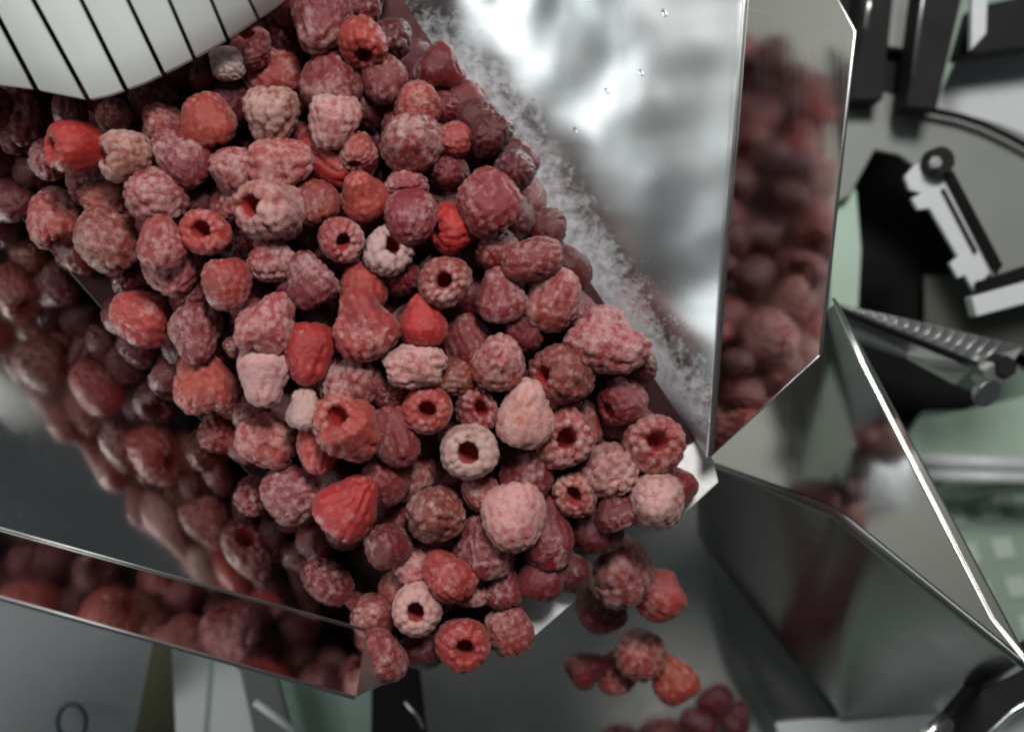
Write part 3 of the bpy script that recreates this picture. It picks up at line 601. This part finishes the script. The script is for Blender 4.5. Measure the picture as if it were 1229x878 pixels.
# x, y, radius(px), open end direction (right, down, toward camera), colour, layer, elongation, roughness, anchor phrase
T = (0, 0, -1)
B = [
 (94,176,31,(-.75,.1,.6),'b',0,1.25,.5,'bright red berry with its hollow facing left'),
 (151,187,31,(-.75,.1,.55),'y',0,1.0,1,'pale ring shaped berry beside the bright red one'),
 (135,140,22,T,'p',1,1,1,None),(84,133,22,(0,1,-.3),'d',1.2,1,1,None),(22,140,34,(.3,1,0),'m',.8,1.2,1,None),
 (12,172,22,(0,1,-.5),'m',1,1,1,None),(58,190,24,(0,.4,-1),'m',1,1,1,None),(180,115,28,(.5,.3,-.8),'d',1,1,1,None),
 (195,150,27,(0,.2,-1),'p',.6,1,1,None),(249,143,31,(.2,1,-.4),'c',0,1,.8,None),(217,187,33,(.7,.5,-.3),'m',.1,1.1,1,None),
 (326,140,32,(.1,-1,.25),'y',0,1.05,1.2,None),(322,88,37,(.9,.7,-.3),'c',.2,1.1,.7,None),(304,58,24,(-.2,-.6,.7),'p',.2,1,1,None),
 (272,78,21,T,'i',.2,1,1.7,'icy grey lump near the white curtain'),(242,92,16,T,'d',1,1,1,None),(234,117,20,T,'d',1.3,1,1,None),
 (395,98,36,(.3,1,-.2),'m',.1,1.0,1,None),(399,144,31,(0,-1,.2),'P',-.1,.95,1.2,'pinkish white frosted berry near the top centre'),
 (385,22,37,(0,-.9,-.4),'m',.1,1.1,.7,None),(435,48,30,(.1,.8,.5),'c',0,1,.9,None),(459,92,28,(.5,.8,-.4),'m',.3,1.1,.8,None),
 (362,62,24,T,'d',1,1,1,None),(432,182,22,(-.2,.8,.5),'p',.3,1,1,None),(436,233,28,(.2,.7,-.8),'c',0,1.05,.7,'round coral berry just right of the pile centre top'),
 (396,192,34,(-.6,-.6,-.3),'b',.7,1.25,.3,None),(336,196,33,(-.95,.1,0),'p',.1,1.15,1.1,None),(280,202,28,(.5,.5,-.7),'p',.2,1,1,None),
 (186,234,33,(.5,-.3,-.7),'p',0,1.1,1.3,'grey pink berry with a frosty white corner'),(108,217,25,(-.8,.2,.1),'m',.3,1.1,1.1,None),(126,240,26,(.9,.2,-.3),'o',.3,1,1,None),
 (63,262,31,(.3,.9,.1),'c',0,1,1.5,'ragged coral berry at the left edge of the pile'),(127,287,36,(.5,.6,-.5),'o',0,1.05,1.7,None),
 (194,290,29,(.1,1,-.6),'p',0,1,1,None),(208,318,34,(-.2,-.8,-.6),'p',.2,1,1.2,None),(247,279,28,(.05,.0,1),'c',.1,1,.9,'small coral ring berry with an oval hollow'),
 (326,257,38,(-.45,-.05,.85),'y',-.2,1.25,1,'large pale ring berry with a heart shaped hollow'),(284,242,30,(-.4,.3,-.6),'m',.8,1,1,None),(377,243,28,(.3,.8,.1),'o',.8,1,1,None),
 (409,286,27,(.25,.25,.9),'p',0,1,1,'pink ring berry with a crumb in its hollow'),(462,299,28,(.35,-.1,.85),'g',0,1,1.2,'pale grey C shaped ring berry'),
 (501,126,29,(0,.8,-.6),'c',.3,1,.8,None),(492,168,37,(.1,.2,-1),'m',-.1,.9,.35,'large smooth mauve berry with a small central dimple'),(542,166,22,(.6,0,-.6),'c',.6,1.1,1,None),
 (533,130,20,T,'d',.9,1,1,None),(588,160,27,(0,0,-1),'k',.4,.9,1,None),(585,242,35,(.5,.8,-.1),'m',0,1.15,1.2,None),(537,207,24,T,'d',.7,1,1,None),
 (488,224,25,(0,.5,.8),'p',.2,1,1,None),(493,262,31,(.1,-.9,-.5),'m',-.2,1.05,.4,None),(546,274,29,(-.8,.1,.5),'b',.1,1.1,1,None),
 (596,300,25,(.3,0,-.9),'o',.3,1,1,None),(636,311,32,(1,.1,-.2),'m',.1,1.1,1,None),(600,353,30,(.1,.9,-.2),'m',0,1.05,.7,None),
 (664,358,31,(-.3,.8,-.4),'p',0,1.1,1.2,None),(625,395,25,(.4,.5,-.6),'d',.3,1,1.1,None),(533,339,31,(0,0,1),'p',0,1,.9,'mauve pink ring berry above the pile centre'),
 (435,342,29,(0,1,-.3),'c',.3,1,.8,None),(438,390,37,(.2,1,-.1),'c',0,1.1,1.6,'largest heart shaped coral berry with a notch on its left'),
 (508,384,28,(0,.95,-.2),'b',.2,1.1,.7,None),(561,409,32,(.4,.8,-.5),'m',.2,1,.8,None),(499,440,27,(-1,.1,.2),'P',-.1,1.4,1.8,'pale frosted berry lying sideways'),
 (599,435,31,(-.2,.6,-.8),'p',-.1,1.05,1,None),(676,453,36,(-.7,-.1,.6),'o',.1,1.15,1.2,None),(731,414,39,(-.7,-.3,-.2),'p',-.1,1.1,1.5,'big triangular pink berry beside the steel wall'),
 (630,496,36,(-.25,.9,-.3),'P',-.4,1.12,.8,'large pale pink oval berry at the pile centre right'),(513,491,29,(.05,0,1),'c',.1,1,.6,'dull red ring berry with a wide dark hollow'),
 (570,490,27,(.3,.0,.9),'m',.1,1,1.1,None),(564,541,34,(-.05,.05,1),'g',-.1,.95,.5,'palest ring berry with a clean round hollow'),
 (679,526,33,(0,0,1),'p',.2,1,1.3,None),(786,527,35,(0,0,1),'p',0,.95,1.3,'pink ring berry standing on the right end of the lip'),
 (731,566,31,(-.3,-.2,-.8),'y',0,1,1.7,'knobbly pale berry between two ring berries near the lip'),(788,599,34,(.2,.2,-1),'P',-.1,.95,.6,'pale pink berry on the outer corner of the lip'),
 (635,567,32,(-.4,.9,-.2),'d',.3,1,.5,None),(690,592,26,(-.1,0,.9),'p',.3,1,1.1,None),(749,480,27,(-.6,.4,.5),'d',.5,1.1,1,None),
 (418,461,33,(.3,-.9,0),'p',.1,1,1.8,'crumbled frosty berry with black specks'),(419,517,37,(-.2,-.4,.7),'c',0,1.05,1.8,None),(474,520,30,(-.4,-.8,-.2),'m',.3,1.2,1.2,None),
 (461,575,31,(.1,.5,-.8),'m',0,1.05,.6,None),(382,540,26,(0,-.9,-.2),'b',.4,1.1,.4,'vivid red berry tucked under a coral one'),(419,607,35,(-.6,.7,-.2),'b',0,1.1,1,'brightest red berry at the lower left of the pile'),
 (546,454,23,(.8,-.4,-.3),'o',.5,1,1.2,None),(168,380,33,(.9,.2,-.1),'c',0,1.05,1,'coral berry with a frosty fringe on the left side'),
 (236,402,33,(-.1,-.9,-.3),'m',.1,1,.7,None),(243,457,37,(.1,1,-.3),'c',-.1,1.0,1.4,'triangular red berry pointing up at the left side'),
 (273,343,30,(-.1,-1,.1),'c',-.1,1.1,.5,'smooth bright coral berry left of the centre'),(158,337,24,T,'d',.6,1,1,None),
 (322,388,34,(-.4,1,.2),'p',0,1.05,1.4,None),(370,424,32,(0,-1,-.3),'b',.2,1.15,.3,'smooth red berry leaning on a frosted one'),(317,450,33,(0,-1,-.2),'P',-.1,1.1,.7,'pale heart shaped berry pointing down'),
 (328,313,27,(-.8,-.3,.2),'p',.4,1,1.3,None),(374,331,30,(.5,.8,-.1),'m',.3,1.1,1.2,None),(304,492,23,(0,1,-.2),'d',.5,1,1.2,None),
 (318,530,33,(.5,.2,-.6),'p',.2,1,1.6,None),(366,491,22,(0,1,-.5),'g',.2,1.1,1.2,None),(356,591,36,(-.8,.4,-.2),'m',0,1.05,.9,'mauve berry at the lower left rim of the pile'),
 (280,416,13,T,'m',.8,1,1,None),(230,357,24,T,'d',.8,1,1,None),(464,653,28,(.2,.6,-.5),'d',.2,1,.9,None),
 (521,614,35,(.1,.1,-1),'o',0,.95,1.1,'round brownish berry showing its drupelets'),(577,592,22,(0,-1,-.2),'p',.4,1,1,None),
 (618,621,38,(-.1,-.95,-.3),'P',-.4,1.1,.6,'large pale pink berry with dark specks near the lip'),(579,655,33,(.2,.8,-.3),'m',.1,1.1,1.2,None),
 (656,640,32,(0,1,-.1),'d',.3,1.3,.7,None),(650,688,27,(-.3,1,0),'d',.4,1.2,.8,None),(500,677,25,(-.5,.6,.1),'p',.2,1,1.7,None),
 (537,690,30,(.5,.8,.3),'c',.2,1.1,1.8,None),(562,705,22,(.3,.9,0),'p',.5,1,1.4,None),(501,730,31,(0,0,1),'P',-.1,1,.9,'pale pink ring berry at the lower end of the pile'),
 (558,770,32,(.05,.05,1),'c',-.1,1,.9,'lowest ring berry with a deep black hollow'),(611,756,28,(.3,.9,-.2),'o',.3,1,1.3,None),
 (453,786,31,(.2,.9,-.3),'m',0,1,1.3,None),(448,738,26,(.2,.2,-.9),'o',.9,1,1,None),(715,630,32,(.2,.8,-.2),'k',.5,1.1,.8,None),(740,612,26,(.3,.9,0),'d',.5,1,1,None),
 (604,703,25,(0,.9,-.2),'m',.6,1,1,None),(390,697,30,(.2,.4,-.8),'d',1.0,1,1,None),(352,690,30,(.3,.4,-.8),'d',1.2,1,1,None),
 (655,402,0,T,'d',1,1,1,None),
 (420,735,26,(.3,.4,-.8),'d',1.2,1,1,None),(300,600,26,T,'d',1.2,1,1,None),(262,520,26,T,'d',1.2,1,1,None),
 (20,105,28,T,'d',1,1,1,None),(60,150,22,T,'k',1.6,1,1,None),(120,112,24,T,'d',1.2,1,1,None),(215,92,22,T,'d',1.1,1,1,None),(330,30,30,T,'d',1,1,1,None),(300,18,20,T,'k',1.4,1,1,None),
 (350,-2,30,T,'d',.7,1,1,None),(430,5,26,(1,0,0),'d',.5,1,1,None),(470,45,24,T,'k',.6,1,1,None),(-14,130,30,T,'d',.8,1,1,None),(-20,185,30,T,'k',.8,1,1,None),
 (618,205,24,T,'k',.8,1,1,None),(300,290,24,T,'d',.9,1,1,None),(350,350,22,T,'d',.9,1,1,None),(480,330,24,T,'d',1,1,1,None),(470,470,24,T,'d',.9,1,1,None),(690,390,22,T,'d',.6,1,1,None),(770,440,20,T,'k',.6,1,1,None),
]
B = [b_ for b_ in B if b_[2] > 0]
def ztop(x, y):
    dl = -((x-862)*.643+(y-578)*.766)
    z = 1.15+min(max(dl, 0), 380)/380*3.4
    # lower towards the left edge of the heap
    dlft = (x-(-190))*(-716)+(y-18)*636   # signed side of the left fold
    dlft = -dlft/math.hypot(635, 642)
    z = min(z, 1.2+max(dlft, 0)*0.030)
    return z
S = []   # x, y, r_px, z, R
for b_ in B:
    x, y, r = b_[:3]; z = ztop(x, y)-b_[5]*0.85; R = r/F*(D-z)
    S.append([x, y, z, R])
S = np.array(S); lay = np.array([b_[5] for b_ in B])
Z0 = S[:, 2].copy()
def w3(s): d = D-s[:, 2]; return np.stack([(s[:, 0]-W0/2)/F*d, -(s[:, 1]-H0/2)/F*d, s[:, 2]], 1)
for it in range(120):
    p3 = w3(S); n = len(S); mv = np.zeros(n)
    for i in range(n):
        dv = p3-p3[i]; dd = np.sqrt((dv**2).sum(1)); rr = (S[:, 3]+S[i, 3])*0.86
        for j in np.where((dd < rr) & (np.arange(n) > i))[0]:
            pen = rr[j]-dd[j]; up, lo = (i, j) if (lay[i], -i) < (lay[j], -j) else (j, i)
            hor2 = dv[j, 0]**2+dv[j, 1]**2
            need = math.sqrt(max(rr[j]**2-hor2, 0))-(p3[up, 2]-p3[lo, 2])
            if need > 0: mv[up] += need*.07; mv[lo] -= need*.25
    S[:, 2] += np.clip(mv, -.25, .12)
    S[:, 2] = np.clip(S[:, 2], np.maximum(S[:, 3]*0.80, Z0-1.6), np.maximum(Z0+0.7, S[:, 3]*.8))
S[:, 3] = np.array([b_[2] for b_ in B])/F*(D-S[:, 2])
# fill the body of the heap where the upper berries leave gaps
def inside_heap(x, y):
    if y < -60 or x < -60: return False
    if (x-395)*696-(y+140)*463 > (-300 if x < 620 else -9000 if x < 790 else -40000): return False            # left of the right fold
    if ((x-862)*.643+(y-578)*.766) > -16: return False
    if (x+190)*716-(y-18)*636 < 1500: return False
    return True
fill = []; p3 = w3(S); Rs = S[:, 3]; allp = [tuple(p) for p in p3]; allr = list(Rs)
tries = 0
while tries < 26000 and len(fill) < 190:
    tries += 1
    x = rng.uniform(-50, 850); y = rng.uniform(-50, 790)
    if not inside_heap(x, y): continue
    z = rng.uniform(0.7, max(0.75, ztop(x, y)-1.35)); R = rng.uniform(.66, .92)
    d = D-z; q = ((x-W0/2)/F*d, -(y-H0/2)/F*d, z)
    A = np.array(allp); dist = np.sqrt(((A-np.array(q))**2).sum(1))
    if (dist < (np.array(allr)+R)*0.76).any(): continue
    # skip those wholly covered from above
    dxy = np.hypot(A[:, 0]-q[0], A[:, 1]-q[1]); cov = 0
    for a_ in range(12):
        ax, ay = q[0]+.6*R*math.cos(a_*.5236), q[1]+.6*R*math.sin(a_*.5236)
        if ((np.hypot(A[:, 0]-ax, A[:, 1]-ay) < np.array(allr)*.92) & (A[:, 2] > z)).any(): cov += 1
    if cov >= 12 and rng.random() < .85: continue
    allp.append(q); allr.append(R); fill.append((x, y, z, R))

def orient(o, d):
    v = Vector((d[0], -d[1], d[2])).normalized()      # open end direction; mesh open end is -Z
    q = (-v).to_track_quat('Z', 'Y'); q = q @ Matrix.Rotation(random.uniform(0, 6.28), 4, 'Z').to_quaternion()
    o.rotation_mode = 'XYZ'; o.rotation_euler = q.to_euler()
def put_berry(i, x, y, z, R, d, kind, el, rough, hi=True, cone=None):
    cn = cone if cone is not None else (0.9 if rough in (.7, 1.1, 1.4, 1.6) else random.uniform(0, .9))
    ring = d[2] > .4
    me = berry_mesh(100+i, R*(0.93 if not ring else 0.94), el*(0.95 if not ring else 0.9), rough, hi, random.uniform(.95, 1.25) if ring else 1.0, cn if not ring else .3, random.uniform(.92, 1.0))
    o = bpy.data.objects.new('raspberry', me); C.objects.link(o)
    o.location = P(x, y, z)*U; orient(o, d)
    col, fr0, w = KC[kind]; j = random.uniform(.85, 1.15)
    o.color = (min(1, col[0]*j), col[1]*j*random.uniform(.85, 1.2), col[2]*j*random.uniform(.85, 1.2), fr0+random.uniform(-.05, .05))
    o['category'] = 'raspberry'; o['group'] = 'frozen raspberries heaped in the chute'
    return o
anchors = [(b_[0], b_[1], b_[8]) for b_ in B if b_[8]]
DIRS = ['right of', 'below and right of', 'below', 'below and left of', 'left of', 'above and left of', 'above', 'above and right of']
def look(kind, d, R, buried):
    sz = 'small ' if R < .62 else ('large ' if R > .98 else '')
    w = KC[kind][2]
    if buried: return f'{sz}{w} raspberry deep in the gap'
    o = 'hollow raspberry' if d[2] > .4 else 'raspberry'
    return f'{sz}{w} {o}'
used = set()
SH = {}
for k_, v_ in [('bright red berry with', 'red berry facing left'), ('pale ring shaped', 'pale upper left ring'), ('icy grey', 'icy lump by curtain'), ('pinkish white', 'pinkish white top berry'), ('round coral', 'round coral berry'),
  ('grey pink', 'white cornered grey berry'), ('ragged', 'ragged left edge berry'), ('small coral', 'small coral ring berry'), ('large pale ring', 'heart hollow ring berry'), ('pink ring berry with', 'crumb filled ring berry'),
  ('pale grey C', 'grey C shaped berry'), ('large smooth', 'smooth dimpled mauve berry'), ('mauve pink ring', 'mauve pink ring berry'), ('largest heart', 'largest notched coral berry'), ('pale frosted berry', 'sideways pale berry'),
  ('big tri', 'big triangular berry'), ('large pale pink oval', 'pale pink oval berry'), ('dull red ring', 'dull red ring berry'), ('palest ring', 'palest ring berry'), ('pink ring berry standing', 'ring berry on lip'),
  ('knobbly pale', 'knobbly pale berry'), ('pale pink berry on', 'pale lip corner berry'), ('crumbled', 'black specked crumbled berry'), ('vivid', 'vivid tucked red berry'), ('brightest', 'brightest lower red berry'), ('coral berry with a frosty', 'frosty fringed coral berry'),
  ('triangular red', 'triangular red berry'), ('smooth bright', 'smooth bright coral berry'), ('smooth red', 'smooth leaning red berry'), ('pale heart', 'pale heart shaped berry'), ('mauve berry at', 'lower left mauve berry'),
  ('round brownish', 'round brown berry'), ('large pale pink berry', 'dark specked pale berry'), ('pale pink ring', 'lower pale ring berry'), ('lowest', 'lowest ring berry')]:
    SH[k_] = v_
def short(a):
    for k_ in SH:
        if a.startswith(k_): return SH[k_]
    raise ValueError(a)
def label_for(x, y, kind, d, R, buried):
    c = sorted(anchors, key=lambda a: (a[0]-x)**2+(a[1]-y)**2)
    for q, a in enumerate(c[:10]):
        ang = math.degrees(math.atan2(y-a[1], x-a[0])) % 360; w = DIRS[int((ang+22.5)//45) % 8].replace('and ', '')
        dist = math.hypot(a[0]-x, a[1]-y)
        near = 'just' if dist < 60 else 'one berry width' if dist < 95 else 'two berry widths' if dist < 140 else 'three berry widths' if dist < 190 else 'well'
        s = f'{look(kind, d, R, False)} {near} {w} the {short(a[2])}'
        if buried: s = s.replace('raspberry', 'buried raspberry', 1)
        if len(s.split()) > 16: s = s.replace('small ', '', 1).replace('large ', '', 1).replace(' heavily', '').replace(' unfrosted', '').replace('hollow ', '', 1)
        if len(s.split()) > 16 or s in used: continue
        used.add(s); return s
    raise ValueError('label')
objs = []
for i, b_ in enumerate(B):
    x, y, z, R = S[i]
    o = put_berry(i, x, y, z, R, b_[3], b_[4], b_[6], b_[7])
    o['label'] = b_[8] if b_[8] else label_for(x, y, b_[4], b_[3], R, b_[5] >= .9)
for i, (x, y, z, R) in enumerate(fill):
    kd = random.choice('dkdkkdo'); d = (random.uniform(-1, 1), random.uniform(-1, 1), random.uniform(-1, .3))  # dark flesh puts the shade between berries into their colour
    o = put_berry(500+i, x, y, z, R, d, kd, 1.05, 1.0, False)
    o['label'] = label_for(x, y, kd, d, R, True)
# berries in mid-air beyond the lip
for i, (x, y, z, r, d, kd, lb) in enumerate([
  (740, 680, -1.5, 44, (.3, .5, -.7), 'p', 'large pink raspberry falling just past the lip, uppermost of those in mid air'),
  (720, 722, -4, 31, (.4, .9, -.2), 'd', 'dark red raspberry in mid air below left of the large falling pink one'),
  (784, 710, -3.4, 31, (.7, .3, -.3), 'c', 'coral raspberry in mid air right of the large falling pink one'),
  (706, 803, -7, 23, (-.9, .2, .2), 'd', 'leftmost small raspberry of the lower falling cluster'),
  (738, 806, -7.5, 24, (.2, .9, -.2), 'o', 'brownish raspberry second from left in the lower falling cluster'),
  (768, 786, -6.2, 32, (.3, .3, -.8), 'p', 'frosted pink raspberry at the top of the lower falling cluster'),
  (806, 812, -7, 29, (.5, .8, -.2), 'c', 'coral raspberry on the right of the lower falling cluster')]):
    R = r/F*(D-z)*.95
    o = put_berry(900+i, x, y, z, R, d, kd, 1.1, 1.0); o['label'] = lb; o['group'] = 'raspberries falling off the lip'
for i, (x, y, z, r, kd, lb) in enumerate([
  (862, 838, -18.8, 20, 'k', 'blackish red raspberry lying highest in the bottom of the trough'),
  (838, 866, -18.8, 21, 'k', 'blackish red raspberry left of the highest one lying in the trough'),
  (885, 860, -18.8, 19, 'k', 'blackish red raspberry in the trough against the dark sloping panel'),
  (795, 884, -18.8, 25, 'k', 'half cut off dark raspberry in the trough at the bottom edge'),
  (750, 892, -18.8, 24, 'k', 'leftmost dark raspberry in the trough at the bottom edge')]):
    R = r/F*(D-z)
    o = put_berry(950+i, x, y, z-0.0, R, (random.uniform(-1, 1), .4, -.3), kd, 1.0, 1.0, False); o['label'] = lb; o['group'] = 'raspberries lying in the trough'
print('berries', len(B), 'fill', len(fill))
